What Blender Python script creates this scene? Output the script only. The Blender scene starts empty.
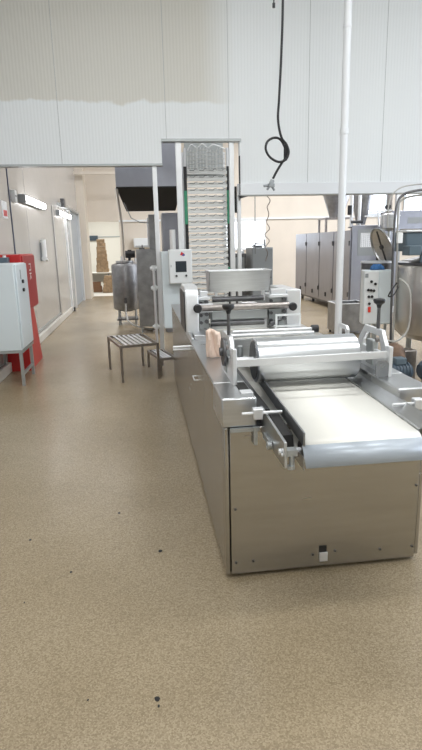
import bpy, bmesh, math, random
from mathutils import Vector, Matrix
random.seed(7)
C = bpy.context.scene.collection
PI = math.pi
R = math.radians

# ------------------------------------------------------------------ materials
def mat(name, col, rough=.5, metal=0., emis=None, estr=1., spec=None, bump=0., bscale=80., var=0., vscale=6.,
        stretch=(1, 1, 1), alpha=None, trans=None, rvar=0., coat=0.):
    m = bpy.data.materials.new(name); m.use_nodes = True
    nt = m.node_tree; b = nt.nodes['Principled BSDF']
    b.inputs['Base Color'].default_value = (*col, 1)
    b.inputs['Roughness'].default_value = rough
    b.inputs['Metallic'].default_value = metal
    if coat: b.inputs['Coat Weight'].default_value = coat
    if spec is not None: b.inputs['Specular IOR Level'].default_value = spec
    if emis:
        b.inputs['Emission Color'].default_value = (*emis, 1); b.inputs['Emission Strength'].default_value = estr
    if trans is not None: b.inputs['Transmission Weight'].default_value = trans
    if alpha is not None: b.inputs['Alpha'].default_value = alpha
    if var or bump or rvar:
        tc = nt.nodes.new('ShaderNodeTexCoord'); mp = nt.nodes.new('ShaderNodeMapping')
        mp.inputs['Scale'].default_value = stretch
        nt.links.new(tc.outputs['Object'], mp.inputs['Vector'])
    if var or rvar:
        n = nt.nodes.new('ShaderNodeTexNoise'); n.inputs['Scale'].default_value = vscale; n.inputs['Detail'].default_value = 6
        nt.links.new(mp.outputs['Vector'], n.inputs['Vector'])
    if var:
        r = nt.nodes.new('ShaderNodeValToRGB')
        r.color_ramp.elements[0].position = .3; r.color_ramp.elements[1].position = .7
        r.color_ramp.elements[0].color = (*[c * (1 - var) for c in col], 1)
        r.color_ramp.elements[1].color = (*[min(1, c * (1 + var)) for c in col], 1)
        nt.links.new(n.outputs['Fac'], r.inputs['Fac']); nt.links.new(r.outputs['Color'], b.inputs['Base Color'])
    if rvar:
        q = nt.nodes.new('ShaderNodeMapRange'); q.inputs['To Min'].default_value = max(.02, rough - rvar)
        q.inputs['To Max'].default_value = rough + rvar
        nt.links.new(n.outputs['Fac'], q.inputs['Value']); nt.links.new(q.outputs['Result'], b.inputs['Roughness'])
    if bump:
        n2 = nt.nodes.new('ShaderNodeTexNoise'); n2.inputs['Scale'].default_value = bscale; n2.inputs['Detail'].default_value = 3
        nt.links.new(mp.outputs['Vector'], n2.inputs['Vector'])
        bp = nt.nodes.new('ShaderNodeBump'); bp.inputs['Strength'].default_value = bump; bp.inputs['Distance'].default_value = .002
        nt.links.new(n2.outputs['Fac'], bp.inputs['Height']); nt.links.new(bp.outputs['Normal'], b.inputs['Normal'])
    return m

STEEL = mat('brushed_steel', (.55, .56, .57), .30, 1., var=.08, vscale=5, stretch=(1, 1, 12), rvar=.06)
PANEL = mat('satin_steel_panel', (.43, .415, .385), .25, 1., var=.05, vscale=3, stretch=(1, 1, 8), rvar=.05)
OVENST = mat('oven_steel', (.34, .345, .385), .36, 1., var=.08, vscale=4, stretch=(1, 1, .5), rvar=.05)
TANKST = mat('dull_tank_steel', (.31, .31, .315), .38, 1., var=.2, vscale=7, rvar=.1)
DARKST = mat('dark_worn_steel', (.16, .16, .165), .42, 1., var=.2, vscale=12)
BROWNST = mat('brownish_roller_steel', (.36, .33, .31), .35, 1., var=.15, vscale=30)
CHROME = mat('polished_roller_steel', (.66, .68, .70), .28, 1.)
ALU = mat('pale_aluminium', (.78, .79, .80), .42, .7, var=.04)
WPAINT = mat('white_enamel', (.78, .80, .80), .35)
CABW = mat('cabinet_white', (.66, .72, .74), .35)
GREYP = mat('grey_enamel', (.29, .31, .32), .45)
SLATEP = mat('slate_blue_paint', (.10, .14, .17), .45)
MOTORB = mat('motor_blue_grey', (.05, .075, .10), .4)
BLACK = mat('black_plastic', (.015, .015, .017), .4)
BLACKM = mat('matt_black', (.012, .011, .01), .7)
RED = mat('red_enamel', (.52, .02, .02), .38)
REDD = mat('worn_red_enamel', (.40, .03, .03), .5)
BELT = mat('cream_belt', (.84, .82, .75), .35, var=.02, vscale=2.5)
TRAYM = mat('bluish_clear_sheet', (.40, .44, .48), .35, .2)
GUIDE = mat('guide_steel', (.30, .31, .32), .35, .9)
WOODM = mat('raw_timber', (.50, .35, .22), .8, var=.25, vscale=12)
CARD = mat('brown_cardboard', (.34, .19, .11), .85)
CLOTH = mat('peach_cloth', (.82, .64, .53), .9, bump=.4, bscale=60)
BLUECL = mat('blue_rag_cloth', (.05, .16, .38), .85)
RUBBER = mat('black_cable_rubber', (.012, .012, .014), .45)
WIREB = mat('brown_coil_wire', (.20, .16, .14), .5)
HOSE = mat('translucent_hose', (.45, .44, .41), .35)
GREEN = mat('green_chain_guide', (.05, .30, .17), .5)
TRAYW = mat('tray_offwhite', (.78, .79, .77), .45, .1)
WIRE = mat('wire_basket', (.62, .62, .60), .35, .8)
SCREEN = mat('dark_screen', (.03, .04, .05), .12)
GLOW = mat('lit_diffuser', (.95, .95, .95), .4, emis=(1, 1, 1), estr=14)
SKYP = mat('daylight_pane', (.8, .85, .9), .3, emis=(.88, .95, 1.), estr=2.4)
PAPER = mat('paper_roll', (.85, .86, .86), .8)
PIPEW = mat('white_pipe_paint', (.80, .82, .84), .3)
TRIMG = mat('grey_trim', (.42, .44, .44), .4, .6)
BEIGEW = mat('beige_wall_panel', (.68, .61, .52), .55, var=.04, vscale=1.5)
FARW = mat('far_room_white', (.80, .77, .70), .6)
JOINT = mat('blue_joint', (.03, .045, .09), .5)
KERB = mat('kerb_concrete', (.60, .57, .51), .6, var=.06)
DOORM = mat('cold_door_sheet', (.54, .525, .50), .24, .3, rvar=.04)
LEFTW = mat('left_wall_sheet', (.54, .525, .50), .24, .3, rvar=.04)
CEILM = mat('ceiling_white', (.80, .80, .78), .7)
SIDEW = mat('side_wall_white', (.78, .78, .75), .6)
LOGOR = mat('logo_red', (.6, .03, .04), .4)
LOGOB = mat('logo_blue', (.05, .09, .30), .4)
LETTER = mat('white_letters', (.85, .80, .78), .6)
REDB = mat('red_button', (.75, .04, .02), .4)

def floor_mat():
    m = mat('speckled_floor', (.5, .42, .3), .33)
    nt = m.node_tree; b = nt.nodes['Principled BSDF']; L = nt.links.new
    tc = nt.nodes.new('ShaderNodeTexCoord')
    def noise(s, d=2):
        n = nt.nodes.new('ShaderNodeTexNoise'); n.inputs['Scale'].default_value = s; n.inputs['Detail'].default_value = d
        L(tc.outputs['Object'], n.inputs['Vector']); return n
    n1, n2, n3 = noise(300, 1), noise(1.3, 4), noise(330, 2)
    r1 = nt.nodes.new('ShaderNodeValToRGB'); e = r1.color_ramp.elements
    e[0].position = 0; e[0].color = (.25, .195, .122, 1); e[1].position = 1; e[1].color = (.395, .322, .216, 1)
    vo = nt.nodes.new('ShaderNodeTexVoronoi'); vo.inputs['Scale'].default_value = 190
    L(tc.outputs['Object'], vo.inputs['Vector'])
    sp = nt.nodes.new('ShaderNodeSeparateColor'); L(vo.outputs['Color'], sp.inputs[0])
    L(sp.outputs[0], r1.inputs['Fac'])
    r2 = nt.nodes.new('ShaderNodeValToRGB'); e = r2.color_ramp.elements
    e[0].position = .3; e[0].color = (.86, .84, .80, 1); e[1].position = .7; e[1].color = (1, 1, 1, 1)
    L(n2.outputs['Fac'], r2.inputs['Fac'])
    mx = nt.nodes.new('ShaderNodeMix'); mx.data_type = 'RGBA'; mx.blend_type = 'MULTIPLY'; mx.inputs[0].default_value = 1
    L(r1.outputs['Color'], mx.inputs[6]); L(r2.outputs['Color'], mx.inputs[7]); L(mx.outputs[2], b.inputs['Base Color'])
    b.inputs['Roughness'].default_value = .27
    return m
FLOORM = floor_mat()

def partition_mat():
    # white sandwich sheet with fine ribs; the upper left has yellowed paint down to an uneven edge
    m = mat('ribbed_white_sheet', (.8, .8, .8), .5)
    nt = m.node_tree; b = nt.nodes['Principled BSDF']; L = nt.links.new
    tc = nt.nodes.new('ShaderNodeTexCoord'); sx = nt.nodes.new('ShaderNodeSeparateXYZ'); L(tc.outputs['Object'], sx.inputs[0])
    n = nt.nodes.new('ShaderNodeTexNoise'); n.inputs['Scale'].default_value = 2.6; n.inputs['Detail'].default_value = 5
    L(tc.outputs['Object'], n.inputs['Vector'])
    def math_(op, a, bb):
        k = nt.nodes.new('ShaderNodeMath'); k.operation = op
        for i, v in enumerate((a, bb)):
            if isinstance(v, (int, float)): k.inputs[i].default_value = v
            else: L(v, k.inputs[i])
        return k.outputs[0]
    zz = math_('ADD', sx.outputs['Z'], math_('MULTIPLY', n.outputs['Fac'], .30))
    f = nt.nodes.new('ShaderNodeMapRange'); f.inputs['From Min'].default_value = 3.54; f.inputs['From Max'].default_value = 3.58
    L(zz, f.inputs['Value'])
    gx = nt.nodes.new('ShaderNodeMapRange'); gx.inputs['From Min'].default_value = .9; gx.inputs['From Max'].default_value = 1.35
    gx.inputs['To Min'].default_value = 1; gx.inputs['To Max'].default_value = 0
    L(sx.outputs['X'], gx.inputs['Value'])
    fac = math_('MULTIPLY', f.outputs[0], gx.outputs[0])
    mx = nt.nodes.new('ShaderNodeMix'); mx.data_type = 'RGBA'
    mx.inputs[6].default_value = (.79, .815, .82, 1); mx.inputs[7].default_value = (.66, .645, .59, 1)
    L(fac, mx.inputs[0]); L(mx.outputs[2], b.inputs['Base Color'])
    w = nt.nodes.new('ShaderNodeTexWave'); w.inputs['Scale'].default_value = 7.5; w.bands_direction = 'X'
    L(tc.outputs['Object'], w.inputs['Vector'])
    bp = nt.nodes.new('ShaderNodeBump'); bp.inputs['Strength'].default_value = .25; bp.inputs['Distance'].default_value = .004
    L(w.outputs['Fac'], bp.inputs['Height']); L(bp.outputs['Normal'], b.inputs['Normal'])
    return m
PART = partition_mat()

# ------------------------------------------------------------------ geometry helpers (world coordinates)
KEEP = {'vent_holes', 'cooling_fins', 'panel_seam', 'sheet_seam'}
class MB:
    def __init__(s): s.b = bmesh.new()
    def box(s, x0, x1, y0, y1, z0, z1, rz=0, pivot=None):
        vs = [s.b.verts.new((x, y, z)) for z in (z0, z1) for x, y in ((x0, y0), (x1, y0), (x1, y1), (x0, y1))]
        for f in ((3, 2, 1, 0), (4, 5, 6, 7), (0, 1, 5, 4), (1, 2, 6, 5), (2, 3, 7, 6), (3, 0, 4, 7)):
            s.b.faces.new([vs[i] for i in f])
        if rz:
            p = Vector(pivot or ((x0 + x1) / 2, (y0 + y1) / 2, 0))
            bmesh.ops.rotate(s.b, verts=vs, cent=p, matrix=Matrix.Rotation(rz, 3, 'Z'))
        return s
    def cyl(s, a, c, r, r2=None, n=16, caps=True):
        a, c = Vector(a), Vector(c); d = (c - a).normalized()
        up = Vector((0, 0, 1)) if abs(d.z) < .9 else Vector((1, 0, 0))
        u = d.cross(up).normalized(); v = d.cross(u); r2 = r if r2 is None else r2
        A = [s.b.verts.new(a + (u * math.cos(t) + v * math.sin(t)) * r) for t in [2 * PI * i / n for i in range(n)]]
        B = [s.b.verts.new(c + (u * math.cos(t) + v * math.sin(t)) * r2) for t in [2 * PI * i / n for i in range(n)]]
        for i in range(n): s.b.faces.new((A[i], A[(i + 1) % n], B[(i + 1) % n], B[i]))
        if caps: s.b.faces.new(A[::-1]); s.b.faces.new(B)
        return s
    def tube(s, pts, r, n=8):
        pts = [Vector(p) for p in pts]; rings = []; pu = None
        for i, p in enumerate(pts):
            d = (pts[min(i + 1, len(pts) - 1)] - pts[max(i - 1, 0)]).normalized()
            if pu is None:
                up = Vector((0, 0, 1)) if abs(d.z) < .9 else Vector((1, 0, 0)); u = d.cross(up).normalized()
            else:
                u = (pu - d * pu.dot(d)).normalized()
            pu = u; v = d.cross(u)
            rings.append([s.b.verts.new(p + (u * math.cos(2 * PI * k / n) + v * math.sin(2 * PI * k / n)) * r) for k in range(n)])
        for a, c in zip(rings, rings[1:]):
            for k in range(n): s.b.faces.new((a[k], a[(k + 1) % n], c[(k + 1) % n], c[k]))
        s.b.faces.new(rings[0][::-1]); s.b.faces.new(rings[-1])
        return s
    def lathe(s, c, prof, n=32, axis=None):
        c = Vector(c); rings = []
        q = Vector((0, 0, 1)).rotation_difference(Vector(axis)) if axis else None
        for r, z in prof:
            ring = []
            for k in range(n):
                p = Vector((max(r, 1e-4) * math.cos(2 * PI * k / n), max(r, 1e-4) * math.sin(2 * PI * k / n), z))
                if q: p = q @ p
                ring.append(s.b.verts.new(c + p))
            rings.append(ring)
        for a, d in zip(rings, rings[1:]):
            for k in range(n): s.b.faces.new((a[k], a[(k + 1) % n], d[(k + 1) % n], d[k]))
        s.b.faces.new(rings[0][::-1]); s.b.faces.new(rings[-1])
        return s
    def prism(s, pts, vec):
        v = Vector(vec); A = [s.b.verts.new(Vector(p)) for p in pts]; B = [s.b.verts.new(Vector(p) + v) for p in pts]
        n = len(pts); s.b.faces.new(A[::-1]); s.b.faces.new(B)
        for i in range(n): s.b.faces.new((A[i], A[(i + 1) % n], B[(i + 1) % n], B[i]))
        return s
    def ring(s, outer, inner, vec):
        v = Vector(vec); n = len(outer)
        mk = lambda L, o: [s.b.verts.new(Vector(p) + o) for p in L]
        z = Vector((0, 0, 0)); a, b_, c, d = mk(outer, z), mk(inner, z), mk(outer, v), mk(inner, v)
        for i in range(n):
            j = (i + 1) % n
            s.b.faces.new((a[i], a[j], b_[j], b_[i])); s.b.faces.new((c[i], d[i], d[j], c[j]))
            s.b.faces.new((a[i], c[i], c[j], a[j])); s.b.faces.new((b_[i], b_[j], d[j], d[i]))
        return s
    def quads(s, grid):
        G = [[s.b.verts.new(p) for p in row] for row in grid]
        for a, c in zip(G, G[1:]):
            for i in range(len(a) - 1): s.b.faces.new((a[i], a[i + 1], c[i + 1], c[i]))
        return s
    def build(s, name, m, parent=None, bevel=0., solid=0., world=None):
        if parent is not None and name not in KEEP:
            groups = s.clusters()
            if len(groups) > 1:
                out = []
                for g in groups:
                    t = MB(); mp = {}
                    for v in g: mp[v] = t.b.verts.new(v.co)
                    for f in s.b.faces:
                        if f.verts[0] in mp: t.b.faces.new([mp[v] for v in f.verts])
                    out.append(t.build1(name, m, parent, bevel, solid, world))
                s.b.free(); return out[0]
        return s.build1(name, m, parent, bevel, solid, world)
    def clusters(s):
        seen = set(); isl = []
        for v in s.b.verts:
            if v in seen: continue
            st = [v]; seen.add(v); g = []
            while st:
                a = st.pop(); g.append(a)
                for e in a.link_edges:
                    b = e.other_vert(a)
                    if b not in seen: seen.add(b); st.append(b)
            lo = [min(q.co[i] for q in g) - .002 for i in range(3)]; hi = [max(q.co[i] for q in g) + .002 for i in range(3)]
            isl.append([g, lo, hi])
        ch = True
        while ch:
            ch = False
            for i in range(len(isl)):
                for j in range(i + 1, len(isl)):
                    A, D = isl[i], isl[j]
                    if all(A[1][k] <= D[2][k] and D[1][k] <= A[2][k] for k in range(3)):
                        isl[i] = [A[0] + D[0], [min(A[1][k], D[1][k]) for k in range(3)], [max(A[2][k], D[2][k]) for k in range(3)]]
                        del isl[j]; ch = True; break
                if ch: break
        return [g for g, lo, hi in isl]
    def build1(s, name, m, parent=None, bevel=0., solid=0., world=None):
        bmesh.ops.recalc_face_normals(s.b, faces=s.b.faces[:])
        me = bpy.data.meshes.new(name)
        if parent is not None:
            org = Vector((0, 0, 0)); p = parent
            while p: org += p.location; p = p.parent
        else:
            xs = [v.co for v in s.b.verts]
            org = Vector(((min(v.x for v in xs) + max(v.x for v in xs)) / 2, (min(v.y for v in xs) + max(v.y for v in xs)) / 2, min(v.z for v in xs)))
            if world: org = Vector((0, 0, 0))
        bmesh.ops.translate(s.b, verts=s.b.verts[:], vec=-org)
        s.b.to_mesh(me); s.b.free()
        me.shade_smooth(); me.set_sharp_from_angle(angle=R(32))
        me.materials.append(m)
        o = bpy.data.objects.new(name, me); C.objects.link(o)
        if parent is None: o.location = org
        else: o.parent = parent
        if solid:
            md = o.modifiers.new('solid', 'SOLIDIFY'); md.thickness = solid; md.offset = 0
        if bevel:
            md = o.modifiers.new('bevel', 'BEVEL'); md.width = bevel; md.segments = 2; md.limit_method = 'ANGLE'; md.angle_limit = R(40)
        return o
def tag(o, label, cat, group=None, kind=None):
    o['label'] = label; o['category'] = cat
    if group: o['group'] = group
    if kind: o['kind'] = kind
    return o
def thing(name, loc, label, cat, group=None):
    o = bpy.data.objects.new(name, None); C.objects.link(o); o.location = loc; o.empty_display_size = .1
    return tag(o, label, cat, group)
def struct(mb, name, m, **k):
    parent = k.get('parent'); o = mb.build(name, m, **k)
    if parent is None: o['kind'] = 'structure'
    return o
def B(*a, **k): return MB().box(*a, **k)
def copy_tree(o, parent=None):
    c = o.copy(); C.objects.link(c)
    if parent: c.parent = parent
    for ch in [x for x in o.children]: copy_tree(ch, c)
    return c
def smooth(pts, k=6):
    pts = [Vector(p) for p in pts]; out = []
    for i in range(len(pts) - 1):
        p0 = pts[max(i - 1, 0)]; p1 = pts[i]; p2 = pts[i + 1]; p3 = pts[min(i + 2, len(pts) - 1)]
        for j in range(k):
            s_ = j / k
            out.append(.5 * ((2 * p1) + (p2 - p0) * s_ + (2 * p0 - 5 * p1 + 4 * p2 - p3) * s_ ** 2 + (3 * p1 - p0 - 3 * p2 + p3) * s_ ** 3))
    out.append(pts[-1]); return out
def text(s, name, size, m, parent, loc, rot, depth=.0008):
    cu = bpy.data.curves.new(name, 'FONT'); cu.body = s; cu.size = size; cu.extrude = depth
    cu.align_x = 'CENTER'; cu.align_y = 'CENTER'
    t = bpy.data.objects.new(name + '_tmp', cu); C.objects.link(t)
    dg = bpy.context.evaluated_depsgraph_get(); me = bpy.data.meshes.new_from_object(t.evaluated_get(dg))
    bpy.data.objects.remove(t); me.materials.clear(); me.materials.append(m)
    o = bpy.data.objects.new(name, me); C.objects.link(o); o.parent = parent
    org = Vector((0, 0, 0)); p = parent
    while p: org += p.location; p = p.parent
    o.location = Vector(loc) - org; o.rotation_euler = rot
    return o

# ------------------------------------------------------------------ the room
struct(B(-1.95, 11.1, -3.6, 18.6, -.1, 0), 'floor', FLOORM, world=1)
struct(B(-2.1, 11.3, -3.7, 18.7, 5.5, 5.6), 'ceiling', CEILM)
# front hall left wall and corridor wall share one plane
wl = struct(B(-1.97, -1.85, -3.6, 18.5, 0, 5.5), 'wall_left', LEFTW)
m = MB(); m.box(-1.852, -1.842, 8.55, 8.60, .2, 5.4); struct(m, 'panel_joint', JOINT, parent=wl)
m = MB()
for y in (9.75,): m.box(-1.852, -1.848, y, y + .006, .2, 5.4)
struct(m, 'sheet_seam', TRIMG, parent=wl)
struct(B(-1.85, -1.79, 2, 14.3, 0, .13), 'baseboard_left', KERB, bevel=.01)
struct(B(-1.85, -1.835, 8.6, 14.3, .165, .19), 'trim_1', TRIMG)
struct(B(-1.95, 11.1, -3.7, -3.6, 0, 5.5), 'wall_near', SIDEW)
struct(B(11.1, 11.2, -3.6, 18.6, 0, 5.5), 'wall_right', SIDEW)
# back wall with the opening into the next room
m = MB(); m.box(-1.95, -1.62, 18.5, 18.6, 0, 5.5); m.box(-1.62, -.64, 18.5, 18.6, 2.39, 5.5); m.box(-.64, 11.1, 18.5, 18.6, 0, 5.5)
wb = struct(m, 'wall_back', BEIGEW)
struct(B(-.64, 11.1, 18.44, 18.5, 2.37, 2.43), 'trim_2', WPAINT)
m = MB(); m.box(-1.85, -.5, 17.45, 17.53, 3.72, 3.80); struct(m, 'trim_3', BEIGEW)
# window in the back wall
w1 = struct(B(2.85, 4.15, 18.47, 18.49, 1.45, 2.3), 'window_1', SKYP)
m = MB(); m.ring([(2.78, 18.45, 1.38), (4.22, 18.45, 1.38), (4.22, 18.45, 2.37), (2.78, 18.45, 2.37)], [(2.85, 18.45, 1.45), (4.15, 18.45, 1.45), (4.15, 18.45, 2.3), (2.85, 18.45, 2.3)], (0, .045, 0))
m.box(3.36, 3.40, 18.45, 18.47, 1.45, 2.3); m.build('window_frame', WPAINT, w1)
# bright high windows: far behind right, and along the right wall
for n_, x0, x1 in (('window_2', 7.70, 8.40), ('window_3', 9.12, 9.66)):
    w2 = struct(B(x0, x1, 18.47, 18.49, 2.50, 3.3), n_, SKYP)
    MB().ring([(x0 - .07, 18.44, 2.43), (x1 + .07, 18.44, 2.43), (x1 + .07, 18.44, 3.37), (x0 - .07, 18.44, 3.37)], [(x0, 18.44, 2.50), (x1, 18.44, 2.50), (x1, 18.44, 3.3), (x0, 18.44, 3.3)], (0, .045, 0)).build('window_frame', TRIMG, w2)

# next room
struct(B(-4, 1.5, 18.6, 23.5, -.1, 0), 'floor_back', FARW)
m = MB(); m.box(-4, 1.5, 23.5, 23.6, 0, 3.2); m.box(-4.1, -4, 18.6, 23.5, 0, 3.2); m.box(1.5, 1.6, 18.6, 23.5, 0, 3.2)
struct(m, 'wall_far_room', FARW)
struct(B(-4, 1.5, 18.6, 23.6, 3.2, 3.3), 'ceiling_far_room', CEILM)

# partition above the opening, with a notch for the tray tower
PY = 7.7
m = MB()
m.box(-1.85, .35, PY, PY + .1, 2.66, 5.5); m.box(.35, 1.40, PY, PY + .1, 2.965, 5.5); m.box(1.40, 11.1, PY, PY + .1, 2.40, 5.5)
pt = struct(m, 'wall_partition', PART, world=1)
m = MB()
for x, z in ((-.95, 2.66), (.42, 2.97), (1.255, 2.97), (2.35, 2.4), (3.41, 2.4), (4.5, 2.4)): m.box(x - .003, x + .003, PY - .002, PY + .002, z, 5.5)
m.build('panel_seam', TRIMG, pt)
struct(B(1.38, 11.1, PY - .03, PY + .13, 2.245, 2.40), 'trim_4', PIPEW, bevel=.005)
struct(B(1.38, 11.1, PY - .034, PY + .134, 2.237, 2.247), 'trim_5', TRIMG)
struct(B(-1.85, .355, PY - .015, PY + .115, 2.635, 2.66), 'trim_6', TRIMG)
struct(B(.35, 1.42, PY - .02, PY + .12, 2.935, 2.967), 'trim_7', TRIMG)
m = MB(); m.box(1.385, 1.40, PY - .03, PY, 2.22, 2.75); m.prism([(1.40, PY - .035, 2.20), (1.50, PY - .035, 2.225), (1.385, PY - .035, 2.235), (1.385, PY - .035, 2.17)], (0, .03, 0))
struct(m, 'trim_8', BLACK)

# structural posts holding the partition: each a thing
def post(x0, x1, y0, y1, z1, label, mt=ALU):
    t = thing('support_post', ((x0 + x1) / 2, (y0 + y1) / 2, 0), label, 'post', 'grey posts under the white partition')
    B(x0, x1, y0, y1, .008, z1).build('shaft', mt, t, bevel=.004)
    B(x0 - .015, x1 + .015, y0 - .02, y1 + .02, 0, .008).build('foot_plate', TRIMG, t)
post(.215, .275, 7.72, 7.78, 2.635, 'slim grey post left of the tray tower, behind the touchscreen cabinet')
post(.535, .61, 7.72, 7.78, 2.935, 'light grey post along the left edge of the tray tower')
post(1.26, 1.325, 7.72, 7.78, 2.935, 'light grey post along the right edge of the tray tower')
post(1.37, 1.42, 7.74, 7.80, 2.236, 'thin grey post at the notch corner, rightmost beside the tray tower')

# tall white pipe column
t = thing('pipe_column', (2.41, 6.5, 0), 'tall round white pipe standing from floor to ceiling right of the machine', 'pipe')
MB().cyl((2.41, 6.5, 0), (2.41, 6.5, 5.5), .043, n=24).build('shaft', PIPEW, t)
m = MB(); m.cyl((2.41, 6.5, 2.80), (2.41, 6.5, 2.86), .050, n=24); m.cyl((2.41, 6.5, 3.9), (2.41, 6.5, 3.93), .048, n=24); m.build('collar', PIPEW, t)
MB().cyl((2.41, 6.5, 0), (2.41, 6.5, .012), .10, n=24).build('base_flange', PIPEW, t)

# ------------------------------------------------------------------ corridor wall: lamps, sliding door
def walllamp(y0, y1, zc, label):
    t = thing('wall_lamp', (-1.80, (y0 + y1) / 2, zc - .07), label, 'lamp', 'bright tube lamps on the corridor wall')
    B(-1.85, -1.79, y0, y1, zc - .06, zc + .06).build('housing', GREYP, t, bevel=.01)
    B(-1.79, -1.73, y0 + .03, y1 - .03, zc - .05, zc + .05).build('diffuser', GLOW, t, bevel=.02)
    m = MB(); m.box(-1.85, -1.74, y0 - .05, y0, zc - .065, zc + .065); m.box(-1.85, -1.74, y1, y1 + .05, zc - .065, zc + .065)
    m.build('end_cap', GREYP, t, bevel=.01)
walllamp(9.25, 11.1, 2.37, 'bright tube wall lamp nearer to the camera, above the white handle')
walllamp(13.0, 15.0, 2.37, 'bright tube wall lamp further down the corridor by the sliding door')
t = thing('junction_box', (-1.82, 8.75, 2.28), 'small white junction box on the corridor wall beside the dark joint', 'junction box')
B(-1.85, -1.79, 8.7, 8.83, 2.28, 2.45).build('body', WPAINT, t, bevel=.006)
B(-1.79, -1.785, 8.71, 8.82, 2.355, 2.375).build('slot', GREYP, t)
t = thing('towel_dispenser', (-1.82, 10.72, 1.35), 'white tubular wall dispenser hanging on the corridor wall below the first lamp', 'dispenser')
MB().cyl((-1.79, 10.72, 1.44), (-1.79, 10.72, 1.76), .05, n=16).build('tube', PAPER, t)
m = MB(); m.cyl((-1.78, 10.62, 1.42), (-1.78, 10.9, 1.38), .045, .03, n=12); m.build('nozzle', WPAINT, t)
B(-1.85, -1.82, 10.66, 10.78, 1.37, 1.7).build('bracket', GREYP, t)
# sliding cold-room door
d = struct(B(-1.85, -1.82, 12.5, 14.35, .04, 2.5), 'door_1', DOORM, bevel=.01)
MB().box(-1.83, -1.78, 14.25, 14.40, .03, 2.46).build('edge_trim', WPAINT, d, bevel=.005)
MB().box(-1.76, -1.72, 14.17, 14.23, 0.02, .12).build('floor_guide', BLACK, d)
t = thing('door_track', (-1.8, 15, 2.5), 'steel sliding track above the cold-room door in the corridor', 'door track')
B(-1.85, -1.77, 13.4, 17.4, 2.56, 2.62).build('rail', TRIMG, t)
B(-1.79, -1.70, 13.55, 13.78, 2.52, 2.72).build('roller_hanger', DARKST, t, bevel=.01)
# dark doorway with its jamb
d = struct(B(-1.86, -1.845, 15.4, 17.3, 0, 2.56), 'door_2', mat('grey_blue_door', (.36, .40, .44), .35))
m = MB(); m.box(-1.86, -1.80, 15.1, 15.4, 0, 2.6); m.box(-1.86, -1.78, 17.3, 17.45, 0, 2.6)
m.build('door_frame', ALU, d)
struct(B(-1.85, -1.62, 17.7, 18.5, 0, 5.4), 'wall_pier', BEIGEW)
# wall sign at far left
t = thing('wall_notice', (-1.84, 7.65, 2.0), 'small reddish notice fixed on the left wall at the picture edge', 'notice')
B(-1.85, -1.84, 8.05, 8.32, 2.02, 2.25).build('sheet', PAPER, t)
B(-1.84, -1.838, 8.08, 8.29, 2.05, 2.13).build('red_block', LOGOR, t)

# ------------------------------------------------------------------ far room things
t = thing('work_table', (-1.6, 20.5, 0), 'pale long table in the room beyond the corridor opening', 'table')
B(-3.0, .4, 20.2, 21.1, .66, .70).build('table_top', FARW, t, bevel=.005)
B(-2.9, .3, 21.0, 21.05, .3, .66).build('apron', FARW, t)
for x in (-2.9, -1.2, .3):
    for y in (20.25, 21.02): B(x, x + .05, y, y + .05, 0, .66).build('leg', GREYP, t)
def boards(x0, x1, y, z0, z1, label, tap):
    t = thing('timber_stack', ((x0 + x1) / 2, y, z0), label, 'timber stack', 'timber piles in the far room')
    n = 9; h = (z1 - z0) / n
    for i in range(n):
        f = i / (n - 1); s = tap * f * (x1 - x0) / 2; j = random.uniform(-.015, .015)
        B(x0 + s + j, x1 - s + j, y - .12, y + .12, z0 + i * h, z0 + (i + 1) * h - .004).build('board', WOODM, t, bevel=.006)
    return t
boards(-1.62, -1.17, 20.6, .70, 1.88, 'tall tapering timber pile standing on the far room table', .38)
boards(-1.40, -.98, 20.0, 0, .60, 'short timber pile on the floor in front of the far room table', .3)
t = thing('cardboard_box', (-1.72, 20.45, 0), 'brown cardboard box under the far room table', 'box', 'boxes under the far table')
B(-1.98, -1.46, 20.25, 20.6, 0, .22).build('carton', CARD, t, bevel=.004)
B(-1.98, -1.46, 20.40, 20.45, .22, .223).build('tape', PAPER, t)
t = thing('cardboard_box', (-1.7, 20.45, .223), 'second brown carton lying on the one under the far table', 'box', 'boxes under the far table')
B(-1.95, -1.5, 20.27, 20.58, .223, .37).build('carton', CARD, t, bevel=.004)
B(-1.95, -1.5, 20.40, 20.44, .37, .373).build('tape', PAPER, t)
t = thing('wall_conduit', (-1.3, 23.46, 2.0), 'thin horizontal conduit across the far room wall', 'conduit')
B(-3.9, 1.4, 23.46, 23.5, 1.98, 2.02).build('pipe', TRIMG, t)
B(-2.05, -1.70, 23.40, 23.5, 1.86, 2.06).build('switch_box', MOTORB, t, bevel=.01)
for i, x in enumerate((-.78, -.45)):
    t = thing('white_bin', (x, 20.7, .70), ['white plastic tub on the far table nearest to the timber pile', 'white plastic tub on the far table beside the tank'][i], 'tub', 'white tubs on the far table')
    MB().lathe((x, 20.7, .70), [(.11, 0), (.14, .26)], n=18).build('tub', PAPER, t)
    MB().lathe((x, 20.7, .96), [(.15, 0), (.15, .03), (.13, .035)], n=18).build('lid', WPAINT, t)

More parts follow.
